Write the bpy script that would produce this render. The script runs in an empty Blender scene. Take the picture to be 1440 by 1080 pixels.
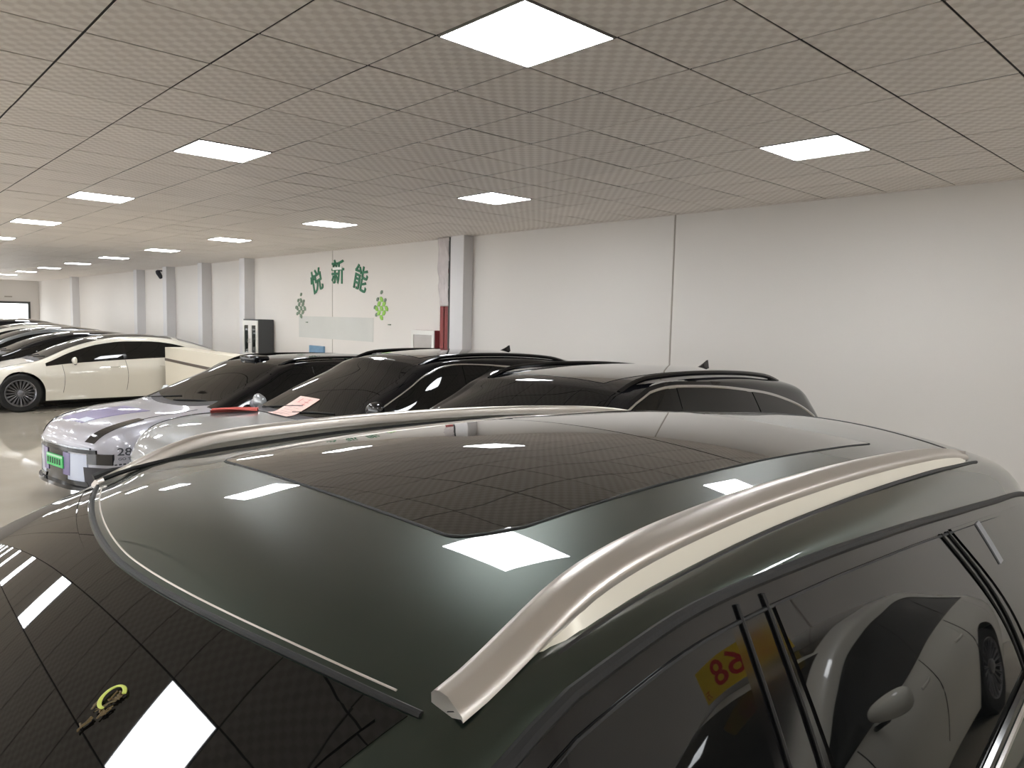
import bpy, bmesh, math, random
import numpy as np
from mathutils import Vector, Matrix
random.seed(7)
C = bpy.context.scene.collection
PI = math.pi
# ------------------------------------------------------------------ camera
F_PX = 1039.65
yaw, pitch, roll = 0.8180, 0.0864, 0.0228
CAM = Vector((0, 0, 2.0))
cy_, sy_, cp_, sp_ = math.cos(yaw), math.sin(yaw), math.cos(pitch), math.sin(pitch)
FW = Vector((-sy_*cp_, cy_*cp_, -sp_)); RT = Vector((cy_, sy_, 0)); UP = RT.cross(FW)
c_, s_ = math.cos(roll), math.sin(roll)
RT, UP = c_*RT + s_*UP, c_*UP - s_*RT
cd = bpy.data.cameras.new('camera'); cam = bpy.data.objects.new('camera', cd); C.objects.link(cam)
cam.matrix_world = Matrix(((RT.x, UP.x, -FW.x, CAM.x), (RT.y, UP.y, -FW.y, CAM.y), (RT.z, UP.z, -FW.z, CAM.z), (0, 0, 0, 1)))
cd.sensor_fit = 'HORIZONTAL'; cd.sensor_width = 36; cd.lens = 36*F_PX/1440; cd.clip_start = 0.02; cd.clip_end = 200
bpy.context.scene.camera = cam
# ------------------------------------------------------------------ world, exposure
w = bpy.data.worlds.new('world'); bpy.context.scene.world = w; w.use_nodes = True
w.node_tree.nodes['Background'].inputs[0].default_value = (0.75, 0.85, 1, 1)
w.node_tree.nodes['Background'].inputs[1].default_value = 1.0
PANEL = 9.0            # emission of the ceiling light panels
vs = bpy.context.scene.view_settings
vs.view_transform = 'Standard'; vs.look = 'None'; vs.gamma = 1; vs.use_curve_mapping = False
vs.exposure = 1.79
CEIL = 3.326; WALL_Y = 7.73; FAR_X = -41.5; NEAR_X = 9.5; FRONT_Y = -10.0

# ------------------------------------------------------------------ helpers
def srgb(r, g, b):
    f = lambda c: (c/255/12.92) if c <= 10 else ((c/255+0.055)/1.055)**2.4
    return (f(r), f(g), f(b), 1)

def mat(name, col, rough=0.5, metal=0.0, coat=0.0, coat_r=0.03, ior=1.5, emit=None, es=0, bump=None, var=None, spec=0.5, flake=None):
    m = bpy.data.materials.new(name); m.use_nodes = True
    nt = m.node_tree; p = nt.nodes['Principled BSDF']
    p.inputs['Base Color'].default_value = col
    p.inputs['Roughness'].default_value = rough; p.inputs['Metallic'].default_value = metal
    p.inputs['Coat Weight'].default_value = coat; p.inputs['Coat Roughness'].default_value = coat_r
    p.inputs['IOR'].default_value = ior; p.inputs['Specular IOR Level'].default_value = spec
    if emit: p.inputs['Emission Color'].default_value = emit; p.inputs['Emission Strength'].default_value = es
    tc = nt.nodes.new('ShaderNodeTexCoord')
    if var:       # (scale, amount)
        n = nt.nodes.new('ShaderNodeTexNoise'); n.inputs['Scale'].default_value = var[0]; n.inputs['Detail'].default_value = 4
        nt.links.new(tc.outputs['Object'], n.inputs['Vector'])
        mr = nt.nodes.new('ShaderNodeMapRange'); mr.inputs[1].default_value = .3; mr.inputs[2].default_value = .7
        mr.inputs[3].default_value = 1-var[1]; mr.inputs[4].default_value = 1+var[1]*.4
        nt.links.new(n.outputs[0], mr.inputs[0])
        mx = nt.nodes.new('ShaderNodeVectorMath'); mx.operation = 'SCALE'; mx.inputs[0].default_value = col[:3]
        nt.links.new(mr.outputs[0], mx.inputs['Scale']); nt.links.new(mx.outputs[0], p.inputs['Base Color'])
    if bump:      # (scale, strength)
        n = nt.nodes.new('ShaderNodeTexNoise'); n.inputs['Scale'].default_value = bump[0]; n.inputs['Detail'].default_value = 3
        nt.links.new(tc.outputs['Object'], n.inputs['Vector'])
        b = nt.nodes.new('ShaderNodeBump'); b.inputs['Strength'].default_value = bump[1]; b.inputs['Distance'].default_value = .01
        nt.links.new(n.outputs[0], b.inputs['Height']); nt.links.new(b.outputs[0], p.inputs['Normal'])
    if flake:     # metal flake: fine per-cell roughness variation
        v = nt.nodes.new('ShaderNodeTexVoronoi'); v.inputs['Scale'].default_value = flake
        nt.links.new(tc.outputs['Object'], v.inputs['Vector'])
        mr = nt.nodes.new('ShaderNodeMapRange'); mr.inputs[3].default_value = max(.05, rough-.08); mr.inputs[4].default_value = rough+.08
        nt.links.new(v.outputs['Color'], mr.inputs[0]); nt.links.new(mr.outputs[0], p.inputs['Roughness'])
    return m

M = {}
M['wall'] = mat('wall_paint', srgb(228, 223, 217), .6, var=(.35, .03), bump=(60, .03))
M['wall_seam'] = mat('seam_grey', srgb(168, 160, 148), .7)
M['column'] = mat('column_paint', srgb(222, 220, 220), .6, var=(.6, .03))
M['grid'] = mat('ceiling_grid', srgb(46, 42, 40), .7)
M['paint_green'] = mat('dark_green_paint', srgb(52, 62, 55), .36, .9, 1.0, .015, spec=0)
M['paint_white'] = mat('white_paint', srgb(220, 215, 203), .4, 0, 1.0, .03, var=(2, .02))
M['paint_silver'] = mat('silver_paint', srgb(140, 143, 146), .36, .6, 1.0, .02, flake=900)
M['paint_black'] = mat('black_paint', srgb(12, 13, 17), .3, .0, 1.0, .02, spec=0)
M['paint_lilac'] = mat('pale_lilac_paint', srgb(178, 177, 186), .36, .35, 1.0, .03, flake=900)
M['paint_grey'] = mat('grey_paint', srgb(120, 120, 120), .36, .6, 1.0, .02, flake=900)
M['lilac_film'] = mat('lilac_film', srgb(118, 106, 156), .4, .1, .5, .05, var=(3, .15))
M['blue_film'] = mat('pale_blue_film', srgb(196, 204, 224), .35, .1, .8, .05)
M['glass'] = mat('tinted_glass', srgb(13, 14, 14), .02, 0, 0, ior=1.47, var=(1, .1))
M['glass_ws'] = mat('windscreen_glass', srgb(15, 15, 15), .02, 0, 0, ior=1.44, var=(1.2, .25))
M['glass_roof'] = mat('roof_glass', srgb(10, 9, 8), .015, 0, 1.0, 0.015, ior=1.38, var=(1, .1))
M['gloss_black'] = mat('gloss_black_trim', srgb(12, 12, 13), .10, 0, 0, var=(3, .1))
M['rubber'] = mat('black_rubber', srgb(14, 14, 14), .6, bump=(200, .05))
M['satin'] = mat('satin_aluminium', srgb(205, 198, 190), .34, .85, .0, bump=(300, .02))
M['satin_light'] = mat('light_aluminium', srgb(226, 220, 205), .42, .35)
M['chrome'] = mat('chrome', srgb(215, 215, 215), .12, 1.0)
M['tyre'] = mat('tyre_rubber', srgb(22, 22, 23), .75, bump=(90, .1))
M['rim'] = mat('rim_grey_metal', srgb(120, 120, 124), .3, .9)
M['dark'] = mat('dark_underbody', srgb(12, 12, 13), .8)
M['dark_plastic'] = mat('dark_grey_plastic', srgb(58, 56, 60), .5, bump=(80, .05))
M['lamp'] = mat('clear_lamp', srgb(160, 165, 172), .1, .6, 1.0, .02)
M['lamp_dark'] = mat('smoked_lamp', srgb(28, 28, 32), .08, .1, 1.0, .02)
M['panel_emit'] = mat('light_diffuser', (1, 1, 1, 1), .5, emit=(0.94, 0.97, 1.0, 1), es=PANEL)
M['light_frame'] = mat('light_frame_white', srgb(140, 136, 132), .5)
M['paper'] = mat('pink_paper', srgb(240, 205, 196), .7, var=(6, .08))
M['ink_red'] = mat('red_ink', srgb(190, 40, 40), .7)
M['ink_grey'] = mat('grey_ink', srgb(110, 100, 105), .7)
M['red_cloth'] = mat('red_cloth', srgb(190, 88, 80), .8, bump=(120, .2))
M['yellow'] = mat('yellow_board', srgb(238, 200, 30), .55, var=(5, .04))
M['red_print'] = mat('red_print', srgb(200, 22, 30), .55)
M['plate_green'] = mat('plate_green', srgb(70, 205, 110), .4, var=(8, .1))
M['plate_pale'] = mat('plate_pale', srgb(190, 232, 200), .4)
M['ink'] = mat('dark_ink', srgb(50, 52, 58), .6)
M['cab_dark'] = mat('cabinet_dark_grey', srgb(70, 72, 74), .5, var=(3, .05))
M['cab_white'] = mat('cabinet_white', srgb(228, 226, 220), .4)
M['cab_glass'] = mat('cabinet_glass', srgb(40, 44, 42), .05, ior=1.5, var=(7, .3))
M['red_steel'] = mat('red_steel', srgb(140, 52, 50), .55, var=(3, .15), bump=(20, .2))
M['red_box'] = mat('red_box', srgb(130, 14, 26), .4)
M['film'] = mat('plastic_wrap', srgb(205, 196, 194), .35, var=(5, .12), bump=(14, .6))
M['brown'] = mat('brown_strip', srgb(96, 84, 74), .5)
M['cream'] = mat('cream_board', srgb(228, 220, 202), .5, var=(1, .02))
M['green_ink'] = mat('green_lettering', srgb(24, 110, 72), .5)
M['leaf'] = mat('lime_leaf', srgb(150, 205, 80), .5)
M['leaf_grey'] = mat('grey_leaf', srgb(120, 140, 118), .5)
M['mirror_leaf'] = mat('white_bead', srgb(245, 245, 240), .2)
M['frost'] = mat('frosted_grey_film', srgb(208, 208, 202), .35, var=(1.5, .05))
M['blue_notice'] = mat('blue_notice', srgb(120, 158, 188), .6, var=(9, .12))
M['sticker'] = mat('clear_sticker', srgb(120, 122, 125), .4)
M['lime_ring'] = mat('lime_ring', srgb(196, 205, 96), .5)
M['gold'] = mat('gold_scribble', srgb(92, 72, 30), .5, var=(30, .3))
M['daylight'] = mat('daylight_pane', (1, 1, 1, 1), .3, emit=(0.95, 0.98, 1, 1), es=.9)
M['front_fill'] = mat('added_front_fill', (1, 1, 1, 1), .3, emit=(0.92, 0.96, 1, 1), es=1.15)  # fill emission of the added front panes, out of view
M['frame_dark'] = mat('window_frame_dark', srgb(70, 72, 70), .5)
M['fire_pane'] = mat('fire_pane', srgb(150, 140, 130), .15, var=(4, .1))

# floor: polished pale tiles
def floor_mat():
    m = bpy.data.materials.new('polished_floor'); m.use_nodes = True; nt = m.node_tree; p = nt.nodes['Principled BSDF']
    tc = nt.nodes.new('ShaderNodeTexCoord')
    n = nt.nodes.new('ShaderNodeTexNoise'); n.inputs['Scale'].default_value = 1.3; n.inputs['Detail'].default_value = 6
    nt.links.new(tc.outputs['Object'], n.inputs['Vector'])
    cr = nt.nodes.new('ShaderNodeValToRGB'); cr.color_ramp.elements[0].position = .3; cr.color_ramp.elements[1].position = .75
    cr.color_ramp.elements[0].color = srgb(170, 162, 148); cr.color_ramp.elements[1].color = srgb(184, 176, 162)
    nt.links.new(n.outputs[0], cr.inputs[0]); nt.links.new(cr.outputs[0], p.inputs['Base Color'])
    p.inputs['Roughness'].default_value = .06; p.inputs['IOR'].default_value = 1.5
    return m
M['floor'] = floor_mat()

def tile_mat():
    m = bpy.data.materials.new('ceiling_tile_print'); m.use_nodes = True; nt = m.node_tree; p = nt.nodes['Principled BSDF']
    L = nt.links.new
    tc = nt.nodes.new('ShaderNodeTexCoord'); sx = nt.nodes.new('ShaderNodeSeparateXYZ'); L(tc.outputs['Object'], sx.inputs[0])
    def math_(op, a, b=None, c=None):
        n = nt.nodes.new('ShaderNodeMath'); n.operation = op
        for i, v in enumerate((a, b, c)):
            if v is None: continue
            if isinstance(v, (int, float)): n.inputs[i].default_value = v
            else: L(v, n.inputs[i])
        return n.outputs[0]
    k = 2*PI/0.1
    a = math_('SINE', math_('MULTIPLY', sx.outputs[0], k)); b = math_('SINE', math_('MULTIPLY', sx.outputs[1], k*1.0))
    ab = math_('MULTIPLY', a, b)                                  # chequered embossing, 5 cm cells
    soft = math_('MULTIPLY_ADD', math_('TANH', math_('MULTIPLY', ab, 3.0)), .5, .5)
    oi = nt.nodes.new('ShaderNodeObjectInfo')
    r = math_('MULTIPLY_ADD', oi.outputs['Random'], .07, .965)
    cr = nt.nodes.new('ShaderNodeMix'); cr.data_type = 'RGBA'
    cr.inputs[6].default_value = srgb(228, 219, 211); cr.inputs[7].default_value = srgb(247, 240, 233)
    L(soft, cr.inputs[0])
    sc = nt.nodes.new('ShaderNodeVectorMath'); sc.operation = 'SCALE'; L(cr.outputs[2], sc.inputs[0]); L(r, sc.inputs['Scale'])
    L(sc.outputs[0], p.inputs['Base Color'])
    bp = nt.nodes.new('ShaderNodeBump'); bp.inputs['Strength'].default_value = .35; bp.inputs['Distance'].default_value = .004
    L(soft, bp.inputs['Height']); L(bp.outputs[0], p.inputs['Normal'])
    p.inputs['Roughness'].default_value = .5
    return m
M['tile'] = tile_mat()

def mesh_obj(name, verts, faces, m, parent=None, smooth=False, angle=35):
    me = bpy.data.meshes.new(name); me.from_pydata([tuple(map(float, v)) for v in verts], [], faces); me.update()
    bm = bmesh.new(); bm.from_mesh(me); bmesh.ops.remove_doubles(bm, verts=bm.verts, dist=1e-5)
    bmesh.ops.recalc_face_normals(bm, faces=bm.faces); bm.to_mesh(me); bm.free()
    if smooth:
        me.polygons.foreach_set('use_smooth', [True]*len(me.polygons))
        me.set_sharp_from_angle(angle=math.radians(angle))
    o = bpy.data.objects.new(name, me); C.objects.link(o)
    if m is not None: me.materials.append(m)
    if parent: o.parent = parent
    return o

class MB:
    """collects pieces of ONE part"""
    def __init__(s): s.v = []; s.f = []
    def add(s, v, f):
        k = len(s.v); s.v += [tuple(p) for p in v]; s.f += [tuple(i+k for i in q) for q in f]; return s
    def box(s, lo, hi, bev=0):
        bm = bmesh.new(); bmesh.ops.create_cube(bm, size=1)
        for v in bm.verts: v.co = Vector([lo[i]+(v.co[i]+.5)*(hi[i]-lo[i]) for i in range(3)])
        if bev: bmesh.ops.bevel(bm, geom=bm.edges[:], offset=bev, segments=2, affect='EDGES', profile=.5)
        bm.verts.index_update()
        s.add([v.co[:] for v in bm.verts], [[v.index for v in f.verts] for f in bm.faces]); bm.free(); return s
    def tube(s, pts, r, n=8, flat=1.0):
        pts = [Vector(p) for p in pts]; N = len(pts); rings = []
        for i, p in enumerate(pts):
            t = (pts[min(i+1, N-1)]-pts[max(i-1, 0)]).normalized()
            a = t.cross(Vector((0, 0, 1))); a = a.normalized() if a.length > 1e-4 else Vector((1, 0, 0)); b = a.cross(t).normalized()
            rr = r[i] if hasattr(r, '__len__') else r
            rings.append([p+a*rr*math.cos(2*PI*k/n)+b*rr*flat*math.sin(2*PI*k/n) for k in range(n)])
        v = [q for R in rings for q in R]
        f = [(i*n+k, i*n+(k+1) % n, (i+1)*n+(k+1) % n, (i+1)*n+k) for i in range(N-1) for k in range(n)]
        f += [tuple(range(n))[::-1], tuple((N-1)*n+k for k in range(n))]
        return s.add(v, f)
    def lathe(s, prof, axis='x', n=40, o=(0, 0, 0)):
        v = []; k = len(prof)
        for i in range(n):
            a = 2*PI*i/n
            for (h, r) in prof:
                if axis == 'x': v.append((o[0]+h, o[1]+r*math.cos(a), o[2]+r*math.sin(a)))
                else: v.append((o[0]+r*math.cos(a), o[1]+r*math.sin(a), o[2]+h))
        f = [(i*k+j, i*k+j+1, ((i+1) % n)*k+j+1, ((i+1) % n)*k+j) for i in range(n) for j in range(k-1)]
        return s.add(v, f)
    def build(s, name, m, parent=None, smooth=False, angle=35): return mesh_obj(name, s.v, s.f, m, parent, smooth, angle)

def empty(name, loc, rz, label, cat, group=None):
    o = bpy.data.objects.new(name, None); C.objects.link(o); o.location = loc; o.rotation_euler = (0, 0, rz)
    o['label'] = label; o['category'] = cat
    if group: o['group'] = group
    return o
def tag(o, label, cat, group=None):
    o['label'] = label; o['category'] = cat
    if group: o['group'] = group
    return o
def struct(o): o['kind'] = 'structure'; return o

def text_obj(name, s, size, m, parent, mw, depth=.001, align='CENTER', sx=1.0):
    """flat lettering of matrix mw (local to parent)"""
    cu = bpy.data.curves.new(name, 'FONT'); cu.body = s; cu.size = size; cu.extrude = depth; cu.align_x = align; cu.align_y = 'CENTER'; cu.offset = size*.012
    cu.resolution_u = 3
    t = bpy.data.objects.new(name, cu); C.objects.link(t)
    bpy.context.view_layer.update()
    me = bpy.data.meshes.new_from_object(t.evaluated_get(bpy.context.evaluated_depsgraph_get()))
    bpy.data.objects.remove(t); bpy.data.curves.remove(cu)
    for v in me.vertices: v.co.x *= sx
    me.transform(mw)
    me.materials.clear(); me.materials.append(m)
    o = bpy.data.objects.new(name, me); C.objects.link(o)
    if parent: o.parent = parent
    return o

# ------------------------------------------------------------------ the room
struct(MB().box((FAR_X-.2, FRONT_Y-.2, -.1), (NEAR_X+.2, WALL_Y+.2, 0)).build('floor', M['floor']))
ceiling = struct(MB().box((FAR_X-.2, FRONT_Y-.2, CEIL+.0085), (NEAR_X+.2, WALL_Y+.2, CEIL+.12)).build('ceiling', M['grid']))
wall_back = struct(MB().box((FAR_X, WALL_Y+.012, 0), (NEAR_X, WALL_Y+.2, CEIL+.02)).build('wall_back', M['wall_seam']))
seams = [FAR_X, -34.2, -26.0, -20.3, -13.70, -5.385, 2.9, NEAR_X]
for a, b in zip(seams[:-1], seams[1:]):
    MB().box((a+.012, WALL_Y-.004, 0), (b-.012, WALL_Y+.02, CEIL+.02), .003).build('wall_panel', M['wall'], wall_back)
# flat filler strips in the joints
sf = MB()
for a in seams[1:-1]: sf.box((a-.011, WALL_Y+.002, 0), (a+.011, WALL_Y+.016, CEIL+.02))
sf.build('joint_strip', M['wall_seam'], wall_back)
struct(MB().box((FAR_X-.2, FRONT_Y, 0), (FAR_X, WALL_Y+.2, CEIL+.02)).build('wall_left', M['wall']))
struct(MB().box((NEAR_X, FRONT_Y, 0), (NEAR_X+.2, WALL_Y+.2, CEIL+.02)).build('wall_right', M['wall']))
struct(MB().box((FAR_X, FRONT_Y-.2, 0), (NEAR_X, FRONT_Y, CEIL+.02)).build('wall_front', M['wall']))
# small irregular shadow-gap moulding where wall meets ceiling
# columns against the back wall
for i, (x0, x1, d) in enumerate([(-9.57, -9.23, .20), (-17.72, -17.42, .26), (-20.42, -20.12, .26), (-23.2, -22.88, .26), (-25.98, -25.66, .26), (-34.3, -33.95, .26)]):
    struct(MB().box((x0, WALL_Y-d, 0), (x1, WALL_Y, CEIL+.01), .008).build('trim_%d' % (i+1), M['column']))
# far window, bright with daylight
wn = struct(MB().box((FAR_X-.01, 4.4, .4), (FAR_X+.06, 7.36, .5)).box((FAR_X-.01, 4.4, 2.24), (FAR_X+.06, 7.36, 2.34)).box((FAR_X-.01, 7.26, .5), (FAR_X+.06, 7.36, 2.24)).box((FAR_X-.01, 4.4, .5), (FAR_X+.06, 4.5, 2.24)).build('window_1', M['frame_dark']))
MB().box((FAR_X, 4.5, .5), (FAR_X+.03, 7.26, 2.24)).build('window_pane', M['daylight'], wn)
# unseen glowing shop front, added to brighten the left of the logo wall
k_ = 0
for i in range(10):
    xa = -40.0+3.2*i; xb = xa+3.1
    k_ += 1
    wf = struct(MB().box((xa, FRONT_Y-.01, .05), (xb, FRONT_Y+.06, .15)).box((xa, FRONT_Y-.01, 2.75), (xb, FRONT_Y+.06, 2.85)).box((xa, FRONT_Y-.01, .15), (xa+.07, FRONT_Y+.06, 2.75)).box((xb-.07, FRONT_Y-.01, .15), (xb, FRONT_Y+.06, 2.75)).build('window_%d' % (k_+1), M['frame_dark']))
    MB().box((xa+.07, FRONT_Y, .15), (xb-.07, FRONT_Y+.03, 2.75)).build('window_pane', M['front_fill'], wf)
tg = MB().box((FAR_X, 6.35, 2.53), (FAR_X+.02, 6.65, 2.58), .004).build('wall_sign', M['wall_seam']); tag(tg, 'small pale sign strip on the far wall above the bright window', 'sign')

# ceiling tiles: nearest 300 as parts, the rest one stuff part
T = .6; X0, Y0 = -2.309, 2.186
lights = []
ROWS = [(2.486, 'aisle side row'), (5.486, 'row by the logo wall'), (-.514, 'row over the middle'), (-3.514, 'second row from front wall'), (-6.514, 'row by the front wall')]
for ry, rt in ROWS:
    for k in range(-3, 10): lights.append((X0-.3-3.6*k, ry, rt, k))
lightcells = {(round((X0-.3-lx)/T), round((ly-.3-Y0)/T)) for lx, ly, _, _ in lights}
cells = []
for a in range(-21, 10):
    for b in range(-20, 66):
        if (b, a) in lightcells: continue
        x1 = X0-T*b; x0 = x1-T; y0 = Y0+T*a; y1 = y0+T
        x0, x1, y0, y1 = max(x0, FAR_X), min(x1, NEAR_X), max(y0, FRONT_Y), min(y1, WALL_Y)
        if x1-x0 < .05 or y1-y0 < .05: continue
        cx, cy = (x0+x1)/2, (y0+y1)/2
        v = Vector((cx, cy, CEIL))-CAM; z = v.dot(FW)
        vis = z > .3 and abs(v.dot(RT)/z) < .85 and abs(v.dot(UP)/z) < .62
        cells.append((0 if vis else 1, v.length, x0, x1, y0, y1))
cells.sort()
def tile_geo(w, h, g=.0065):
    return MB().box((-w/2+g, -h/2+g, 0), (w/2-g, h/2-g, .005), .0015)
full = None; rest = MB(); count = 0
for visf, d, x0, x1, y0, y1 in cells:
    w_, h_ = x1-x0, y1-y0; cx, cy = (x0+x1)/2, (y0+y1)/2
    if visf == 0 and count < 300:
        count += 1
        if abs(w_-T) < 1e-4 and abs(h_-T) < 1e-4 and full is not None:
            o = bpy.data.objects.new('ceiling_tile', full.data); C.objects.link(o); o.parent = ceiling
        else:
            o = tile_geo(w_, h_).build('ceiling_tile', M['tile'], ceiling)
            if abs(w_-T) < 1e-4 and abs(h_-T) < 1e-4: full = o
        dz = random.uniform(0, .002)
        o.location = (cx, cy, CEIL+dz); o.rotation_euler = (random.uniform(-.003, .003), random.uniform(-.003, .003), 0)
    else:
        g = .0065
        dz = random.uniform(0, .002); rest.box((x0+g, y0+g, CEIL+dz), (x1-g, y1-g, CEIL+.007))
o = rest.build('ceiling_tiles', M['tile'], ceiling); o['kind'] = 'stuff'

ORD = ['third', 'second', 'first']
NUM = ['first', 'second', 'third', 'fourth', 'fifth', 'sixth', 'seventh', 'eighth', 'ninth', 'tenth', 'eleventh', 'twelfth', 'thirteenth', 'fourteenth']
fr0 = df0 = None
for lx, ly, rt, k in lights:
    t = empty('ceiling_light', (lx, ly, CEIL), 0, 'square light panel, %s from the right wall, %s' % (NUM[k+3], rt), 'light', 'square ceiling light panels')
    if fr0 is None:
        e = .295; i_ = .288
        f = MB().box((-e, -e, -.004), (e, -i_, .008)).box((-e, i_, -.004), (e, e, .008)).box((-e, -i_, -.004), (-i_, i_, .008)).box((i_, -i_, -.004), (e, i_, .008))
        fr0 = f.build('frame', M['light_frame'], t); df0 = MB().box((-i_, -i_, -.001), (i_, i_, .007)).build('diffuser', M['panel_emit'], t)
    else:
        for s in (fr0, df0):
            o = bpy.data.objects.new(s.name.split('.')[0], s.data); C.objects.link(o); o.parent = t

# ------------------------------------------------------------------ car builder
def pchip(x, y):
    x = np.array(x, float); y = np.array(y, float); h = np.diff(x); d = np.diff(y)/h; m = np.zeros(len(x))
    for i in range(1, len(x)-1):
        if d[i-1]*d[i] > 0:
            w1 = 2*h[i]+h[i-1]; w2 = h[i]+2*h[i-1]; m[i] = (w1+w2)/(w1/d[i-1]+w2/d[i])
    m[0] = d[0]; m[-1] = d[-1]
    def f(q):
        q = min(max(q, x[0]), x[-1]); i = min(int(np.searchsorted(x, q, 'right'))-1, len(x)-2); i = max(i, 0)
        t = (q-x[i])/h[i]
        return (2*t**3-3*t*t+1)*y[i]+(t**3-2*t*t+t)*h[i]*m[i]+(-2*t**3+3*t*t)*y[i+1]+(t**3-t*t)*h[i]*m[i+1]
    return f

class Car:
    NC, NE, NG, NB = 12, 4, 7, 10
    def __init__(s, rows, wheels=(), R=.355, sill=.24, bow=.34, rbow=.18, crown=2.3, name='car', loc=(0, 0, 0), rz=0, label='', cat='car', scale=(1, 1, 1)):
        rows = [[r[0]*scale[1]] + [r[i]*(scale[2] if i in (1, 3, 5, 7, 9) else scale[0]) for i in range(1, 10)] for r in rows]
        ys = [r[0] for r in rows]; s.y0, s.y1 = ys[0], ys[-1]
        # columns: y, zc, xe, ze, xd, zd, xb, zb, xm, zm
        s.zc, s.xe, s.ze, s.xd, s.zd, s.xb, s.zb, s.xm, s.zm = [pchip(ys, [r[i] for r in rows]) for i in range(1, 10)]
        s.wheels = [q*scale[1] for q in wheels]; s.R = R; s.sill = sill; s.bow = bow; s.rbow = rbow; s.p = crown; s.xw = s.xm((s.y0+s.y1)/2)
        s.root = empty(name, loc, rz, label, cat)
    def warp(s, x, y, z):
        a = max(0., 1-(y-s.y0)/.9); b = max(0., 1-(s.y1-y)/.7); u = abs(x)/s.xw
        return (x, y+s.bow*u**3*a*a-s.rbow*u**3*b*b, z)
    def low(s, y):
        z = s.sill
        for w in s.wheels:
            d = abs(y-w); Ra = s.R+.045
            if d < Ra: z = max(z, s.R+math.sqrt(Ra*Ra-d*d))
        return z
    def bx(s, y, z):           # half width at height z
        zb, zm, zd = s.zb(y), s.zm(y), s.zd(y)
        if z >= zb:
            t = min(1, (z-zb)/max(1e-3, zd-zb)); return s.xb(y)+(s.xd(y)-s.xb(y))*t+.018*math.sin(PI*t)*min(1, (zd-zb)/.4)
        if z >= zm:
            t = (zb-z)/max(1e-3, zb-zm); return s.xb(y)+(s.xm(y)-s.xb(y))*math.sin(t*PI/2)
        t = (zm-z)/max(.1, zm-.2); return s.xm(y)-.05*t*t
    def top(s, u, y):          # u in -1..1
        x = u*s.xe(y); z = s.zc(y)-(s.zc(y)-s.ze(y))*abs(u)**s.p; return s.warp(x, y, z)
    def side(s, y, z, sg=1): return s.warp(sg*s.bx(y, z), y, z)
    def edge(s, q, y, sg=1):   # q 0..1 over roof border, rounded corner and upper side
        if q < .3: return s.top(sg*(.93+.07*q/.3), y)
        xe, ze, xd, zd = s.xe(y), s.ze(y), s.xd(y), s.zd(y)
        if q < .85:
            t = (q-.3)/.55; cx, cz = xe+(xd-xe)*.75, ze-(ze-zd)*.25
            return s.warp(sg*((1-t)**2*xe+2*t*(1-t)*cx+t*t*xd), y, (1-t)**2*ze+2*t*(1-t)*cz+t*t*zd)
        return s.side(y, zd-.03*(q-.85)/.15, sg)
    def front(s, x, z, bulge=0): return s.warp(x, s.y0-bulge, z)
    def section(s, y):
        P = []; xe, ze, xd, zd = s.xe(y), s.ze(y), s.xd(y), s.zd(y)
        for i in range(s.NC+1):
            u = i/s.NC; P.append((u*xe, s.zc(y)-(s.zc(y)-ze)*u**s.p))
        for i in range(1, s.NE+1):
            t = i/s.NE; cx, cz = xe+(xd-xe)*.75, ze-(ze-zd)*.25
            P.append(((1-t)**2*xe+2*t*(1-t)*cx+t*t*xd, (1-t)**2*ze+2*t*(1-t)*cz+t*t*zd))
        zb = s.zb(y)
        for i in range(1, s.NG+1): z = zd+(zb-zd)*i/s.NG; P.append((s.bx(y, z), z))
        lo = s.low(y)
        for i in range(1, s.NB+1): z = zb+(lo-zb)*i/s.NB; P.append((s.bx(y, z), z))
        return P
    def shell(s, m, name='body'):
        ys = list(np.linspace(s.y0, s.y1, 110))
        for w in s.wheels:
            for k in range(-14, 15): ys.append(w+(s.R+.0449)*math.sin(k/14*PI/2))
        for w in s.wheels: ys += [w-s.R-.046, w+s.R+.046]
        ys = sorted(y for y in ys if s.y0 <= y <= s.y1)
        V = []; F = []; n = None
        for y in ys:
            P = s.section(y); Q = [(-x, z) for x, z in P[:0:-1]]+P; n = len(Q)
            V += [s.warp(x, y, z) for x, z in Q]
        for i in range(len(ys)-1):
            for k in range(n-1): F.append((i*n+k, i*n+k+1, (i+1)*n+k+1, (i+1)*n+k))
        for yy, st in ((s.y0, 1), (s.y1, -1)):
            P = s.section(yy); nx = 14; base = len(V)
            for (x, z) in P: V += [s.warp(x*(2*j/nx-1), yy, z) for j in range(nx+1)]
            for i in range(len(P)-1):
                for j in range(nx): F.append((base+i*(nx+1)+j, base+i*(nx+1)+j+1, base+(i+1)*(nx+1)+j+1, base+(i+1)*(nx+1)+j))
        return mesh_obj(name, V, F, m, s.root, True, 40)
    def patch(s, fn, nu, nv, off, name, m, parent=None, skirt=.006, build=True, mb=None):
        """fn(a,b) in [0,1]^2 -> point; offset outwards, closed with a skirt"""
        G = np.array([[fn(i/nu, j/nv) for j in range(nv+1)] for i in range(nu+1)], float)
        du = np.gradient(G, axis=0); dv = np.gradient(G, axis=1); N = np.cross(du, dv)
        L = np.linalg.norm(N, axis=2, keepdims=True); N = N/np.maximum(L, 1e-9)
        cen = G.mean(axis=(0, 1)); nm = N.mean(axis=(0, 1)); ref = np.array([cen[0]*1.0, (cen[1]-(s.y0+s.y1)/2)*.25, (cen[2]-.6)*1.3])
        if np.dot(nm, ref) < 0: N = -N
        O = G+N*off; I = G+N*(off-skirt)
        V = list(O.reshape(-1, 3)); n = nv+1
        F = [(i*n+j, i*n+j+1, (i+1)*n+j+1, (i+1)*n+j) for i in range(nu) for j in range(nv)]
        ring = [(i, 0) for i in range(nu+1)]+[(nu, j) for j in range(1, nv+1)]+[(i, nv) for i in range(nu-1, -1, -1)]+[(0, j) for j in range(nv-1, 0, -1)]
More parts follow.
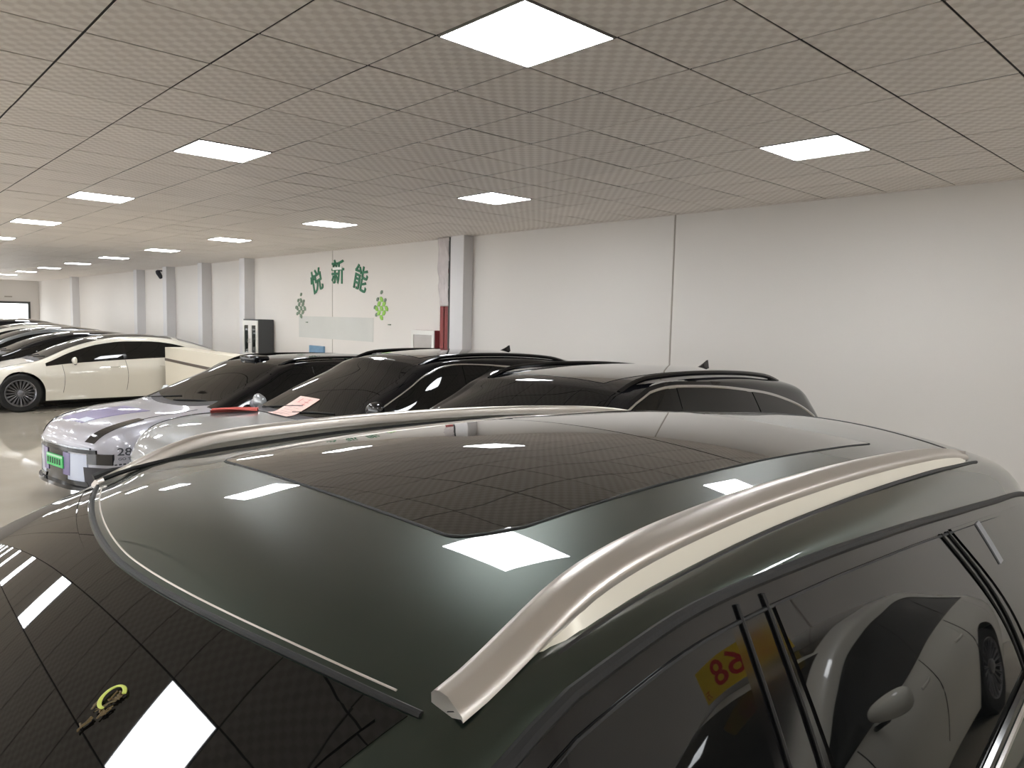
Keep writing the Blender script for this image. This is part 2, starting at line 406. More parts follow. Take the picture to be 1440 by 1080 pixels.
        k = len(V); V += [I[i, j] for i, j in ring]; r = len(ring)
        for q in range(r):
            a, b = ring[q], ring[(q+1) % r]; F.append((a[0]*n+a[1], b[0]*n+b[1], k+(q+1) % r, k+q))
        if mb is not None: return mb.add(V, F)
        return mesh_obj(name, V, F, m, parent or s.root, True, 40)
    def curve(s, fn, n, off=(0, 0, 0)): return [Vector(fn(i/n))+Vector(off) for i in range(n+1)]

    def underbody(s):
        MB().box((-s.xw+.12, s.y0+.35, .16), (s.xw-.12, s.y1-.3, .6), .03).build('underbody', M['dark'], s.root)
    def add_wheels(s, spokes=10, rim='rim', sides=(1, -1)):
        R = s.R; xw = s.xw
        first = None
        for wy in s.wheels:
            for sg in sides:
                if first is None:
                    w = MB().lathe([(-.20, R*.62), (-.21, R*.72), (-.205, R*.93), (-.18, R), (-.03, R), (-.005, R*.93), (.0, R*.76), (-.012, R*.7), (-.06, R*.68)], n=48).build('wheel', M['tyre'], s.root, True)
                    g = MB().lathe([(-.19, R*.66), (-.03, R*.68), (-.008, R*.72), (-.004, R*.70), (-.02, R*.65), (-.19, R*.64)], n=48)
                    for k in range(spokes):
                        for dd in (-.045, .045):
                            a = 2*PI*k/spokes; a2 = a+dd*20/spokes; a1 = a+dd*.5
                            p = [(-.035, R*.1*math.cos(a1), R*.1*math.sin(a1)), (-.022, R*.4*math.cos((a1+a2)/2), R*.4*math.sin((a1+a2)/2)), (-.012, R*.69*math.cos(a2), R*.69*math.sin(a2))]
                            g.tube(p, R*.014, 6)
                    g.lathe([(-.05, R*.2), (-.01, R*.17), (.0, R*.1), (.002, 0.001)], n=24)
                    r_ = g.build('rim', M[rim], w, True)
                    b = MB().lathe([(-.09, R*.6), (-.085, 0.002)], n=32).build('brake_disc', M['dark'], w)
                    first = (w, r_, b)
                    w.location = (sg*(xw-.015), wy, R)
                    w.rotation_euler = (0, 0, 0 if sg > 0 else PI)
                else:
                    w = first[0].copy(); C.objects.link(w); w.parent = s.root; w.location = (sg*(xw-.015), wy, R); w.rotation_euler = (0, 0, 0 if sg > 0 else PI)
                    for q in first[1:]:
                        c = q.copy(); C.objects.link(c); c.parent = w
    def windscreen(s, yc, yh, bow, m='glass_ws', wr=.965, off=.003, frit=True, cbow=0):
        """yc cowl, yh header centre, header corners at yh+bow"""
        f = lambda a, b: (lambda c0: s.top((2*a-1)*wr, c0+b*(yh+bow*(2*a-1)**2-c0)))(yc+cbow*(2*a-1)**2)
        if frit: s.patch(f, 28, 16, off, 'windscreen_surround', M['gloss_black'])
        g = lambda a, b: (lambda c0: s.top((2*a-1)*(wr-.035), c0+b*(yh-.02+bow*(2*a-1)**2-c0)))(yc+.03+cbow*(2*a-1)**2)
        return s.patch(g, 28, 20, off+.002, 'windscreen', M[m])
    def seam(s, fn, n=16, r=.003, name='door_seam', m='rubber'):
        return MB().tube([fn(i/n) for i in range(n+1)], r, 6).build(name, M[m], s.root, True)
    def dlo(s, ya, yb, wins, ztop, trim=.006, trim_m='chrome', gm='glass', bot=.012):
        """side glazing: black band, panes, bright arc. wins = [(y_front_bottom, y_front_top, y_rear_bottom, y_rear_top)]"""
        for sg in (1, -1):
            f = lambda a, b: s.side(ya+a*(yb-ya), (lambda y: s.zb(y)+b*max(.001, ztop(y)-s.zb(y)))(ya+a*(yb-ya)), sg)
            s.patch(f, 40, 7, .003, 'window_surround', M['gloss_black'])
            for (fb, ft, rb, rt) in wins:
                def g(a, b):
                    y = (fb+(ft-fb)*b)*(1-a)+(rb+(rt-rb)*b)*a
                    z0 = s.zb(y)+bot; z1 = max(z0+.001, ztop(y)-.012); return s.side(y, z0+(z1-z0)*b, sg)
                s.patch(g, 18, 8, .006, 'side_window', M[gm])
            if trim:
                c = [Vector(s.side(y, ztop(y), sg))+Vector((sg*.004, 0, 0)) for y in np.linspace(ya, yb, 46)]
                MB().tube(c, trim, 6, 1.6).build('window_trim', M[trim_m], s.root, True)
    def mirror(s, y, z, m, sides=(1, -1), reach=.0, k=1.0):
        for sg in sides:
            x = sg*(abs(s.side(y, z)[0])+.12+reach)
            V = []; F = []; nu, nv = 20, 12
            for i in range(nu+1):
                th = PI*i/nu
                for j in range(nv):
                    ph = 2*PI*j/nv; cx, cz = math.cos(ph), math.sin(ph)
                    r = (math.sin(th))**.6
                    px = sg*(-.115*math.cos(th))*k
                    py = -.055*r*cx*k if cx > 0 else -.03*r*cx*k
                    pz = .072*r*cz*(1-.18*math.cos(th))*k
                    V.append((x+px, y+py-.02, z+.09+pz))
            for i in range(nu):
                for j in range(nv): F.append((i*nv+j, i*nv+(j+1) % nv, (i+1)*nv+(j+1) % nv, (i+1)*nv+j))
            mm = mesh_obj('wing_mirror', V, F, M[m], s.root, True)
            b = s.side(y+.02, z, sg)
            MB().tube([(b[0]-sg*.02, b[1], b[2]+.0), (x-sg*.05, y, z+.02), (x-sg*.03, y, z+.05)], [.028, .022, .03], 8, .6).build('mirror_arm', M['gloss_black'], mm, True)
    def rails(s, ya, yb, u=.93, h=.035, m='gloss_black', r=.016):
        for sg in (1, -1):
            c = []; n = 24
            for i in range(n+1):
                t = i/n; y = ya+(yb-ya)*t; p = s.top(u*sg, y); e = min(1, min(t, 1-t)*7); c.append((p[0], p[1], p[2]-.006+h*math.sin(e*PI/2)))
            MB().tube(c, r, 8, 1.1).build('roof_rail', M[m], s.root, True)
    def fin(s, y, m='gloss_black'):
        p = s.top(0, y); V = []; F = []
        prof = [(-.10, 0, .022), (-.06, .018, .018), (-.0, .042, .012), (.035, .062, .006), (.052, .064, .005), (.06, .0, .02)]
        for (a, h, wd) in prof: V += [(p[0]-wd-.012, p[1]+a, p[2]-.01), (p[0]-wd*.5, p[1]+a, p[2]+h), (p[0]+wd*.5, p[1]+a, p[2]+h), (p[0]+wd+.012, p[1]+a, p[2]-.01)]
        for i in range(len(prof)-1):
            for k in range(3): F.append((i*4+k, i*4+k+1, (i+1)*4+k+1, (i+1)*4+k))
        F += [(0, 1, 2, 3), tuple(len(V)-4+k for k in (3, 2, 1, 0))]
        mesh_obj('antenna_fin', V, F, M[m], s.root, True, 50)
    def handles(s, ys, z, m, sides=(1, -1)):
        for sg in sides:
            for y in ys:
                c = [Vector(s.side(y+d, z, sg))+Vector((sg*(.004+.016*math.sin(PI*(d+.1)/.2)), 0, 0)) for d in np.linspace(-.1, .1, 9)]
                MB().tube(c, .009, 8, 1.3).build('door_handle', M[m], s.root, True)
    def plate(s, z, m='plate_green', x=0., hw=.22, hh=.07, txt=None):
        f = lambda a, b: (lambda q: (q[0], s.y0-.012+.0*q[1], q[2]))(s.front(x-hw+2*hw*a, z-hh+2*hh*b))
        return MB().box((x-hw, s.y0-.02, z-hh), (x+hw, s.y0+.01, z+hh), .003).build('number_plate', M[m], s.root)
    def fpatch(s, x0, x1, z0, z1, m, name, off=.006, sh=0., n=10, parent=None):
        """patch on the nose, x0..x1, z0..z1; sh shifts the top edge sideways"""
        f = lambda a, b: s.front(x0+(x1-x0)*a+sh*b, z0+(z1-z0)*b)
        G = [[f(i/n, j/4) for j in range(5)] for i in range(n+1)]
        V = [(p[0], p[1]-off, p[2]) for r in G for p in r]; k = len(V); V += [(p[0], p[1]+.01, p[2]) for r in G for p in r]
        F = [(i*5+j, i*5+j+1, (i+1)*5+j+1, (i+1)*5+j) for i in range(n) for j in range(4)]
        for i in range(n): F += [(i*5, (i+1)*5, k+(i+1)*5, k+i*5), (i*5+4, k+i*5+4, k+(i+1)*5+4, (i+1)*5+4)]
        for j in range(4): F += [(j, k+j, k+j+1, j+1), (n*5+j, n*5+j+1, k+n*5+j+1, k+n*5+j)]
        return mesh_obj(name, V, F, M[m], parent or s.root, True, 40)

# tables --------------------------------------------------------------
SUV = [  # y, zc, xe, ze, xd, zd, xb, zb, xm, zm
 (-.30, .74, .60, .70, .68, .66, .72, .60, .80, .48),
 (-.22, .86, .66, .82, .74, .78, .78, .72, .84, .52),
 (.00, .95, .72, .92, .80, .88, .84, .82, .88, .58),
 (.35, 1.01, .73, .99, .83, .96, .87, .90, .92, .64),
 (.62, 1.045, .72, 1.035, .83, 1.01, .88, .96, .93, .68),
 (.72, 1.09, .71, 1.075, .82, 1.05, .88, .99, .93, .70),
 (1.20, 1.43, .655, 1.375, .745, 1.335, .87, 1.04, .93, .70),
 (1.55, 1.625, .615, 1.535, .695, 1.505, .86, 1.075, .93, .70),
 (1.66, 1.670, .60, 1.606, .685, 1.570, .858, 1.085, .93, .70),
 (1.75, 1.688, .598, 1.630, .680, 1.606, .855, 1.09, .93, .70),
 (1.84, 1.699, .60, 1.655, .676, 1.642, .853, 1.10, .93, .70),
 (2.05, 1.717, .602, 1.676, .675, 1.664, .85, 1.12, .93, .71),
 (2.40, 1.736, .605, 1.684, .680, 1.651, .845, 1.14, .93, .72),
 (2.70, 1.740, .605, 1.680,   .685, 1.631, .84, 1.16, .93, .72),
 (3.20, 1.727, .60, 1.662, .682, 1.583, .83, 1.19, .93, .73),
 (3.60, 1.702, .595, 1.632, .678, 1.542, .82, 1.21, .925, .74),
 (4.10, 1.655, .57, 1.58, .67, 1.485, .80, 1.22, .92, .75),
 (4.22, 1.63, .56, 1.55, .665, 1.45, .80, 1.215, .91, .75),
 (4.30, 1.55, .57, 1.49, .67, 1.40, .80, 1.20, .90, .75),
 (4.50, 1.24, .66, 1.20, .72, 1.16, .80, 1.10, .88, .72),
 (4.62, 1.00, .70, .97, .75, .93, .80, .88, .86, .66),
 (4.68, .80, .70, .77, .74, .74, .78, .70, .82, .58)]

# ------------------------------------------------------------------ A: the dark green SUV under the camera
TA = [list(r) for r in SUV]
for r in TA:
    for y_, dc, de in ((.72, .002, .004), (1.20, -.013, -.020), (1.55, -.015, .020), (1.66, -.014, -.002)):
        if abs(r[0]-y_) < 1e-6: r[1] += dc; r[3] += de
A = Car(TA, wheels=(.55, 3.45), R=.37, crown=2.03, name='suv', loc=(-1.057, -1.32, 0), rz=math.radians(2.8),
        label='dark green SUV with satin roof rails and panoramic glass roof filling the foreground')
# the nose and windscreen toe in slightly towards the far side
_w0 = A.warp
def _w1(x, y, z):
    x, y, z = _w0(x, y, z); t = min(1, max(0, (1.95-y)/.25)); t = t*t*(3-2*t)
    return (x+.084*min(0, y-1.72), y-.070*x*t, z)
A.warp = _w1
A.shell(M['paint_green']); A.underbody(); A.add_wheels()
hb = lambda u: 1.629+.11*abs(u)**1.77            # header line
def ws(a, b): u = (2*a-1)*.985; return A.top(u, .66+b*(hb(u)-.012-.66))
A.patch(ws, 40, 30, .001, 'windscreen_surround', M['glass_ws'])
def ws2(a, b): u = (2*a-1)*.955; return A.top(u, .70+b*(hb(u)-.03-.70))
A.patch(ws2, 40, 40, .0025, 'windscreen', M['glass_ws'])
# header moulding: dark gap, and a bright tube standing in for the roof edge highlight
MB().tube([Vector(A.top(u, hb(u)-.006)) for u in np.linspace(-1, 1, 50)], .0045, 8).build('windscreen_seal', M['rubber'], A.root, True)
MB().tube([Vector(A.top(u, hb(u)+.007)) for u in np.linspace(-.93, .93, 50)], .0013, 8).build('roof_edge_highlight', M['satin'], A.root, True)
# panoramic glass: front moving pane and rear fixed pane with dark seal
def hwid(y): return .398+.02*(y-1.95)
def pane(y0f, y1f, nm):
    def f(a, b):
        u = 2*a-1; ya = y0f(u); yb = y1f(u); y = ya+(yb-ya)*b
        return A.top(u*hwid(y)/A.xe(y), y)
    return A.patch(f, 48, 30, .0022, nm, M['glass_roof'])
yf = lambda u: 1.925+.02*abs(u)**2+.10*(max(0, abs(u)-.86)/.14)**2.4
yseam = lambda u: 2.69+.0*u
yr = lambda u: 3.30+.10*abs(u)**3
pane(yf, lambda u: yseam(u)-.0025, 'front_roof_glass'); pane(lambda u: yseam(u)+.0025, yr, 'rear_roof_glass')
def on_roof(x, y, dz=0): p = A.top(x/A.xe(y), y); return Vector((p[0], p[1], p[2]+dz))
out = [on_roof(hwid(yf(u))*u, yf(u)) for u in np.sin(np.linspace(-PI/2, PI/2, 60))]
out += [on_roof(hwid(y), y) for y in np.linspace(yf(1), yr(1), 40)][1:]
out += [on_roof(hwid(yr(u))*u, yr(u)) for u in np.linspace(1, -1, 40)][1:]
out += [on_roof(-hwid(y), y) for y in np.linspace(yr(1), yf(1), 40)][1:]
MB().tube(out, .0042, 6, .6).build('roof_glass_seal', M['rubber'], A.root, True)
# rear spoiler cut and fin hollow
MB().tube([on_roof(x, 3.98-.10*(x/.5)**2, -.001) for x in np.linspace(-.5, .5, 24)], .006, 6, .5).build('spoiler_gap', M['rubber'], A.root, True)
# roof rails
ry = [1.69, 1.75, 1.80, 1.86, 1.90, 1.963, 2.034, 2.134, 2.39, 2.65, 2.88, 3.346, 3.60, 3.76]
rz_ = [1.640, 1.652, 1.667, 1.687, 1.700, 1.713, 1.721, 1.7265, 1.731, 1.7275, 1.720, 1.693, 1.666, 1.640]
frz = pchip(ry, rz_)
fx0 = pchip([1.69, 1.9, 2.4, 3.2, 3.76], [.595, .575, .560, .560, .572])      # inner edge
fx1 = pchip([1.69, 1.9, 2.4, 3.2, 3.76], [.640, .625, .612, .608, .590])      # outer edge
for sg in (1, -1):
    dy_ = 0 if sg > 0 else .06
    V = []; F = []; n = 60; ys = np.linspace(1.71+dy_, 3.765, n+1); K = 9
    for y in ys:
        x0, x1, zt = fx0(y), fx1(y), frz(y)-(0 if sg > 0 else .022*max(0, 1-(y-1.77)/.22)); tl = .004; lo = max(A.ze(y)-.01, zt-.05)
        th = .010+.014*min(1, max(0, (y-1.75)/.15))
        pr = [(x0, zt-.025 if zt-.025 > lo else lo), (x0-.001, zt-.004), (x0+.003, zt), (x0+.012, zt+.002), ((x0+x1)/2, zt+.001), (x1-.009, zt-.003-tl), (x1-.002, zt-.007-tl), (x1, zt-.012-tl), (x1-.003, zt-th-tl)]
        V += [(sg*x, y, z) for x, z in pr]
    for i in range(n):
        for k in range(K): F.append((i*K+k, i*K+(k+1) % K, (i+1)*K+(k+1) % K, (i+1)*K+k))
    F += [tuple(range(K)), tuple(n*K+k for k in range(K))[::-1]]
    rail = mesh_obj('roof_rail', V, F, M['satin'], A.root, True, 50)
    # lower flank of the rail standing on the roof
    V = []; F = []; ys = np.linspace(1.80, 3.74, n+1)
    for y in ys:
        x1 = fx1(y)-.002; e = min(1, (y-1.80)/.12, (3.74-y)/.10); zt = frz(y)-.012; zl = A.ze(y)-.006; zt = zl+(zt-zl)*max(.05, math.sqrt(max(0, e)))
        V += [(sg*(x1-.012), y, zt), (sg*(x1-.004), y, zt), (sg*(x1+.010), y, zl), (sg*(x1-.012), y, zl-.01)]
    for i in range(n):
        for k in range(4): F.append((i*4+k, i*4+(k+1) % 4, (i+1)*4+(k+1) % 4, (i+1)*4+k))
    F += [(0, 1, 2, 3), tuple(n*4+k for k in (3, 2, 1, 0))]
    mesh_obj('rail_flank', V, F, M['satin_light'], rail, True, 50)
    MB().tube([(sg*(fx1(y)-.014), y, frz(y)-.022-.3*max(0, y-1.8)) for y in np.linspace(1.712+dy_, 1.95, 14)], .012, 8).build('rail_foot', M['rubber'], rail, True)
    for xo, r in ((0, .005),):
        MB().tube([(sg*(fx1(y)+.012), y, A.ze(y)-.006 if True else 0) for y in np.linspace(1.76+dy_, 3.80, 50)], r, 6).build('rail_gasket', M['rubber'], rail, True)
    MB().tube([(sg*(fx0(y)-.004), y, A.top((fx0(y)-.004)/A.xe(y), y)[2]+.0005) for y in np.linspace(1.72+dy_, 3.2, 50)], .005, 6).build('rail_gasket', M['rubber'], rail, True)
# side glazing and door frames
def az(y): return A.zd(y)-.012
for sg in (1, -1):
    # drip moulding
    MB().tube([Vector(A.side(y, A.zd(y)-.006, sg))+Vector((sg*.004, 0, 0)) for y in np.linspace(.80, 4.2, 80)], .0085, 8, 1.0).build('drip_moulding', M['rubber'], A.root, True)
    f = lambda a, b: (lambda y: A.side(y, A.zb(y)-.005+b*(az(y)-A.zb(y)+.005), sg))(.80+a*3.38)
    A.patch(f, 70, 10, .004, 'door_frame', M['gloss_black'])
    def win(fb, ft, rb, rt, d0, d1, nm='side_window', c0=0., c1=0.):
        def g(a, b):
            yl = fb+(ft-fb)*b+c0*math.sin(PI*b); yr_ = rb+(rt-rb)*b+c1*math.sin(PI*b); y = yl+(yr_-yl)*a
            z0 = A.zb(y)+d0; z1 = max(z0+.002, A.zd(y)-d1); return A.side(y, z0+(z1-z0)*b, sg)
        return A.patch(g, 40, 14, .007, nm, M['glass'])
    win(.95, 1.10, 2.12, 2.105, .01, .040)
    rw = win(2.30, 2.225, 3.30, 2.985, .01, .040, c1=.05)
    qw = win(3.42, 3.10, 3.95, 4.02, .01, .035, c0=.045)
    # raised frame lines round the panes
    for (yb_, yt_, cc) in ((2.165, 2.135, 0), (2.255, 2.205, 0), (3.345, 3.02, .05), (3.385, 3.07, .05)):
        MB().tube([Vector(A.side(yb_+(yt_-yb_)*t+cc*math.sin(PI*t), A.zb(2.2)+t*(A.zd((yb_+yt_)/2)-.02-A.zb(2.2)), sg))+Vector((sg*.007, 0, 0)) for t in np.linspace(0, 1, 14)], .003, 6).build('frame_seam', M['rubber'], A.root, True)
    MB().tube([Vector(A.side(y, A.zd(y)-.040, sg))+Vector((sg*.005, 0, 0)) for y in np.linspace(1.1, 4.05, 70)], .003, 6).build('window_seal', M['rubber'], A.root, True)
    MB().tube([Vector(A.side(y, A.zb(y)-.004, sg))+Vector((sg*.008, 0, 0)) for y in np.linspace(.9, 4.0, 60)], .011, 8, 1.2).build('waist_seal', M['gloss_black'], A.root, True)
    MB().tube([Vector(A.side(y, A.zb(y)-.035, sg))+Vector((sg*.006, 0, 0)) for y in np.linspace(.9, 4.0, 60)], .008, 8, 1.0).build('waist_trim', M['chrome'], A.root, True)
A.mirror(1.02, 1.0, 'gloss_black')
# clear label on the rear quarter glass
for nm, y_, z0, z1, mm, wd, of in (('glass_label', 3.36, 1.43, 1.53, 'sticker', .04, .010),):
    def g(a, b): zz = z0+(z1-z0)*b; return A.side(y_-wd/2+wd*a-(b-.5)*.055, zz, 1)
    A.patch(g, 3, 8, of, nm, M[mm])


# ------------------------------------------------------------------ generic SUV / sedan finish
def arc_top(c, ym, ye, d=.03):
    def f(y):
        z = c.zd(y)-d
        if y > ym: t = min(1, (y-ym)/(ye-ym)); z = c.zb(y)+(z-c.zb(y))*math.sqrt(max(0, 1-t**2.2))
        return max(z, c.zb(y)+.002)
    return f
def door_lines(c, ys, sides=(1, -1)):
    for sg in sides:
        for y in ys:
            c.seam(lambda t: Vector(c.side(y+.03*math.sin(PI*t), c.zb(y)-.01-t*(c.zb(y)-.36), sg))+Vector((sg*.0005, 0, 0)), 16, .0035)
def cowl(c, y, m='dark_plastic', bow=0):
    f = lambda a, b: c.top((2*a-1)*.97, y-.07+b*.10+bow*(2*a-1)**2)
    c.patch(f, 20, 3, .004, 'cowl', M[m])
def wipers(c, y):
    for x0, x1 in ((-.62, -.02), (-.02, .52)):
        pts = [Vector(c.top(x/c.xe(y+.04+k*.11), y+.03+k*.10))+Vector((0, 0, .012)) for k, x in ((t, x0+(x1-x0)*t) for t in np.linspace(0, 1, 8))]
        MB().tube(pts, .006, 6).build('wiper', M['rubber'], c.root)
def bonnet_seams(c, y0, y1, u=.90, m='rubber'):
    for sg in (1, -1): c.seam(lambda t: Vector(c.top(sg*(u+.0*t), y0+(y1-y0)*t))+Vector((0, 0, .001)), 20, .003, 'bonnet_seam', m)

def suv(loc, rz, label, paint, roofm=None, railm='gloss_black', trim='chrome', scale=(1, 1, 1), wheels=(.62, 3.45), arc=(3.15, 4.28), trimr=.007, tab=SUV, name='suv', gm='glass', railu=.93, cowl_y=.68, sh=0, cbow=0, rk=1.0, finy=3.72):
    c = Car(tab, wheels=wheels, R=.36, name=name, loc=loc, rz=rz, label=label, scale=scale)
    k = scale[1]; cw = cowl_y
    Y = lambda y: (y if y < 2.4 else 2.4+(y-2.4)*rk)*k+sh
    c.shell(M[paint]); c.underbody(); c.add_wheels(9)
    if roofm:
        f = lambda a, b: (lambda u: c.top(u, (1.62+.09*u*u)*k+sh+b*(4.14*k-(1.62+.09*u*u)*k)))((2*a-1)*.995)
        c.patch(f, 30, 34, .002, 'roof', M[roofm])
        for sg in (1, -1):      # upper pillars and cant rail in the roof colour
            c.patch(lambda a, b: c.edge(b, cw+.04+a*(Y(4.26)-cw-.04), sg), 60, 12, .004, 'cant_rail', M[roofm])
        g = lambda a, b: c.top(2*a-1, Y(4.14)+b*.14*rk)
        c.patch(g, 20, 6, .002, 'spoiler', M[roofm])
    c.windscreen(cw, 1.62*k+sh, .09*k, cbow=cbow)
    c.patch(lambda a, b: c.top((2*a-1)*.86, Y(4.32)+b*.24*rk), 16, 8, .003, 'rear_window', M['glass'])
    zt = arc_top(c, Y(arc[0]), Y(arc[1])); e_ = Y(arc[1])
    c.dlo(cw+.16, e_, [(cw+.30, cw+.62, Y(2.02), Y(2.02)), (Y(2.10), Y(2.10), Y(3.12), Y(3.02)), (Y(3.20), Y(3.10), e_-.10, e_-.32)], zt, trimr, trim)
    cowl(c, cw, bow=cbow); wipers(c, cw); bonnet_seams(c, -.14, cw-.06)
    c.rails(Y(1.72), Y(3.9), railu, .03, railm, .015); c.fin(Y(finy))
    door_lines(c, (cw+.44, Y(2.06), Y(3.08))); c.handles((Y(1.86), Y(2.86)), c.zb(2)-.12, paint)
    c.k = k
    return c

# ------------------------------------------------------------------ D: black SUV next to the green one
TD = [tuple(((r[0] if r[0] < 2.4 else 2.4+(r[0]-2.4)*.86) if i == 0 else r[i])+(.034 if i == 5 else .012 if i == 3 else 0)*min(1, max(0, (r[0]-.72)/.6)) for i in range(10)) for r in SUV]
D = suv((-3.20, 1.62, 0), math.radians(1.0), 'glossy black SUV with black rails and bright window arc directly behind the green SUV', 'paint_black', scale=(1, 1, .975), tab=TD, rk=.86)
D.patch(lambda a, b: D.top((2*a-1)*.66, 1.78+b*1.6), 20, 30, .002, 'roof_glass', M['glass_roof'])
D.mirror(1.05, 1.02, 'paint_black')
D.plate(.42)
D.fpatch(-.55, .55, .3, .52, 'gloss_black', 'grille')
for sg in (1, -1): D.fpatch(sg*.5, sg*.74, .56, .66, 'lamp', 'headlight')

def retab(front, sh, zs, ymin=1.6, rk=1.0):
    return front+[((r[0] if r[0] < 2.4 else 2.4+(r[0]-2.4)*rk)+sh, r[1]*zs, r[2], r[3]*zs, r[4], r[5]*zs, r[6], r[7]*zs, r[8], r[9]*zs) for r in SUV if r[0] > ymin]
TC = retab([
 (-.30, .86, .62, .83, .70, .78, .76, .68, .84, .50), (-.22, .99, .68, .96, .77, .90, .82, .80, .87, .55),
 (.00, 1.075, .76, 1.055, .84, 1.00, .88, .90, .91, .62), (.40, 1.115, .78, 1.10, .86, 1.05, .90, .97, .93, .68),
 (.88, 1.13, .76, 1.11, .85, 1.075, .89, 1.02, .93, .70), (.98, 1.17, .74, 1.145, .83, 1.115, .885, 1.04, .93, .70),
 (1.35, 1.375, .68, 1.33, .77, 1.295, .88, 1.06, .93, .70), (1.65, 1.53, .63, 1.47, .71, 1.435, .87, 1.08, .93, .70)], .14, .968, rk=.84)
TB = retab([
 (-.30, .68, .60, .65, .68, .61, .74, .56, .82, .44), (-.22, .79, .66, .75, .74, .71, .80, .66, .86, .48),
 (.00, .87, .73, .84, .81, .80, .86, .74, .90, .54), (.40, .925, .76, .90, .85, .86, .89, .81, .93, .60),
 (.90, .955, .75, .94, .84, .91, .89, .86, .93, .62), (1.00, .99, .74, .965, .83, .94, .885, .875, .93, .63),
 (1.40, 1.195, .68, 1.13, .77, 1.10, .88, .90, .93, .63), (1.75, 1.36, .625, 1.27, .71, 1.24, .87, .92, .93, .63)], .27, .848)
# ------------------------------------------------------------------ C: silver car with black roof, sheet of paper on the windscreen
Cc = suv((-5.95, 2.05, 0), math.radians(0), 'silver SUV with black roof and pink paper sheet on its windscreen', 'paint_silver', roofm='paint_black', tab=TC, cowl_y=.90, sh=.14, cbow=.04, rk=.84, finy=3.45)
Cc.mirror(1.18, 1.165, 'gloss_black', sides=(1,))
Cc.mirror(1.10, 1.06, 'paint_silver', sides=(-1,))
Cc.patch(lambda a, b: Cc.top((2*a-1)*.66, 1.98+b*1.7), 20, 30, .005, 'roof_glass', M['glass_roof'])
Cc.plate(.40)
for sg in (1, -1):
    # swept lamp at the corner of the nose
    f = lambda a, b: (lambda y: Cc.side(y, Cc.zd(y)-.035-.12*b*(1-.75*a), sg))(Cc.y0+.01+a*.36)
    L_ = Cc.patch(f, 14, 5, .006, 'headlight', M['lamp_dark'])
    for q in (.05, .13, .21): 
        Cc.patch(lambda a, b: (lambda y: Cc.side(y, Cc.zd(y)-.055-.03*b, sg))(Cc.y0+.02+q+a*.05), 4, 3, .010, 'lamp_element', M['lamp'], L_)
for sg in (1, -1):
    hl = Cc.fpatch(sg*.46, sg*.83, .68, .765, 'lamp_dark', 'headlight', .008, -sg*.03)
    for q in (.52, .60, .68): Cc.fpatch(sg*q, sg*(q+.045), .70, .74, 'lamp', 'lamp_element', .013, n=3, parent=hl)
Cc.fpatch(-.6, .6, .28, .46, 'dark_plastic', 'grille')
for z in (.50, .54, .58):
    Cc.fpatch(-.6, .6, z, z+.008, 'lamp_dark', 'grille_slot')

# red cloth and paper
def flat_on(c, u0, y0, du, dy, m, name, label, cat, off=.008, rot=0, bend=0, nu=10, nv=10, sub=None):
    """thin sheet lying on the top surface of a car; own thing with world coordinates"""
    X0_ = u0; R_ = Matrix.Rotation(rot, 2)
    mw = Matrix.Translation(c.root.location) @ Matrix.Rotation(c.root.rotation_euler.z, 4, 'Z')
    def P(a, b, o):
        q = R_ @ Vector(((a-.5)*du, (b-.5)*dy)); x = X0_+q.x; y = y0+q.y
        p = c.top(x/c.xe(y), y); e = .01
        p1 = c.top((x+e)/c.xe(y), y); p2 = c.top(x/c.xe(y+e), y+e)
        n = (Vector(p1)-Vector(p)).cross(Vector(p2)-Vector(p)).normalized()
        return mw @ (Vector(p)+n*(o+bend*math.sin(a*7+b*3)*.5))
    V = [P(i/nu, j/nv, off) for i in range(nu+1) for j in range(nv+1)]; k = len(V)
    V += [P(i/nu, j/nv, off-.003) for i in range(nu+1) for j in range(nv+1)]; n = nv+1
    F = [(i*n+j, i*n+j+1, (i+1)*n+j+1, (i+1)*n+j) for i in range(nu) for j in range(nv)]
    F += [tuple(k+q for q in f[::-1]) for f in F]
    for i in range(nu): F += [(i*n, (i+1)*n, k+(i+1)*n, k+i*n), (i*n+nv, k+i*n+nv, k+(i+1)*n+nv, (i+1)*n+nv)]
    for j in range(nv): F += [(j, k+j, k+j+1, j+1), (nu*n+j, nu*n+j+1, k+nu*n+j+1, k+nu*n+j)]
    o = mesh_obj(name, V, F, M[m], None, True, 40); tag(o, label, cat)
    return o, P
pap, PP = flat_on(Cc, -.10, .985, .36, .32, 'paper', 'paper_sheet', 'pale pink printed paper sheet lying on the silver SUV windscreen', 'paper', off=.012, rot=0)
def strokes(P, segs, m, name, parent, off=.0135, w=.004):
    mb = MB()
    for (a0, b0, a1, b1) in segs:
        p = [P(a0+(a1-a0)*t, b0+(b1-b0)*t, off) for t in (0, .5, 1)]; mb.tube(p, w, 4, .15)
    return mb.build(name, M[m], parent)
strokes(PP, [(.2, .84, .42, .86), (.3, .92, .31, .74), (.22, .75, .4, .76), (.55, .9, .8, .9), (.68, .92, .66, .68), (.55, .8, .8, .78), (.57, .7, .78, .68)], 'ink_red', 'red_heading', pap)
strokes(PP, [(.2, .6, .5, .6), (.6, .6, .85, .6), (.2, .5, .42, .5), (.5, .5, .8, .49), (.2, .4, .8, .4), (.2, .3, .75, .3), (.2, .2, .8, .2), (.2, .1, .6, .1)], 'ink_grey', 'print_lines', pap, w=.003)
clo, _ = flat_on(Cc, -.60, .66, .17, .40, 'red_cloth', 'red_cloth', 'folded red cloth strip lying on the silver SUV bonnet beside the windscreen', 'cloth', off=.022, rot=math.radians(-28), bend=.035)

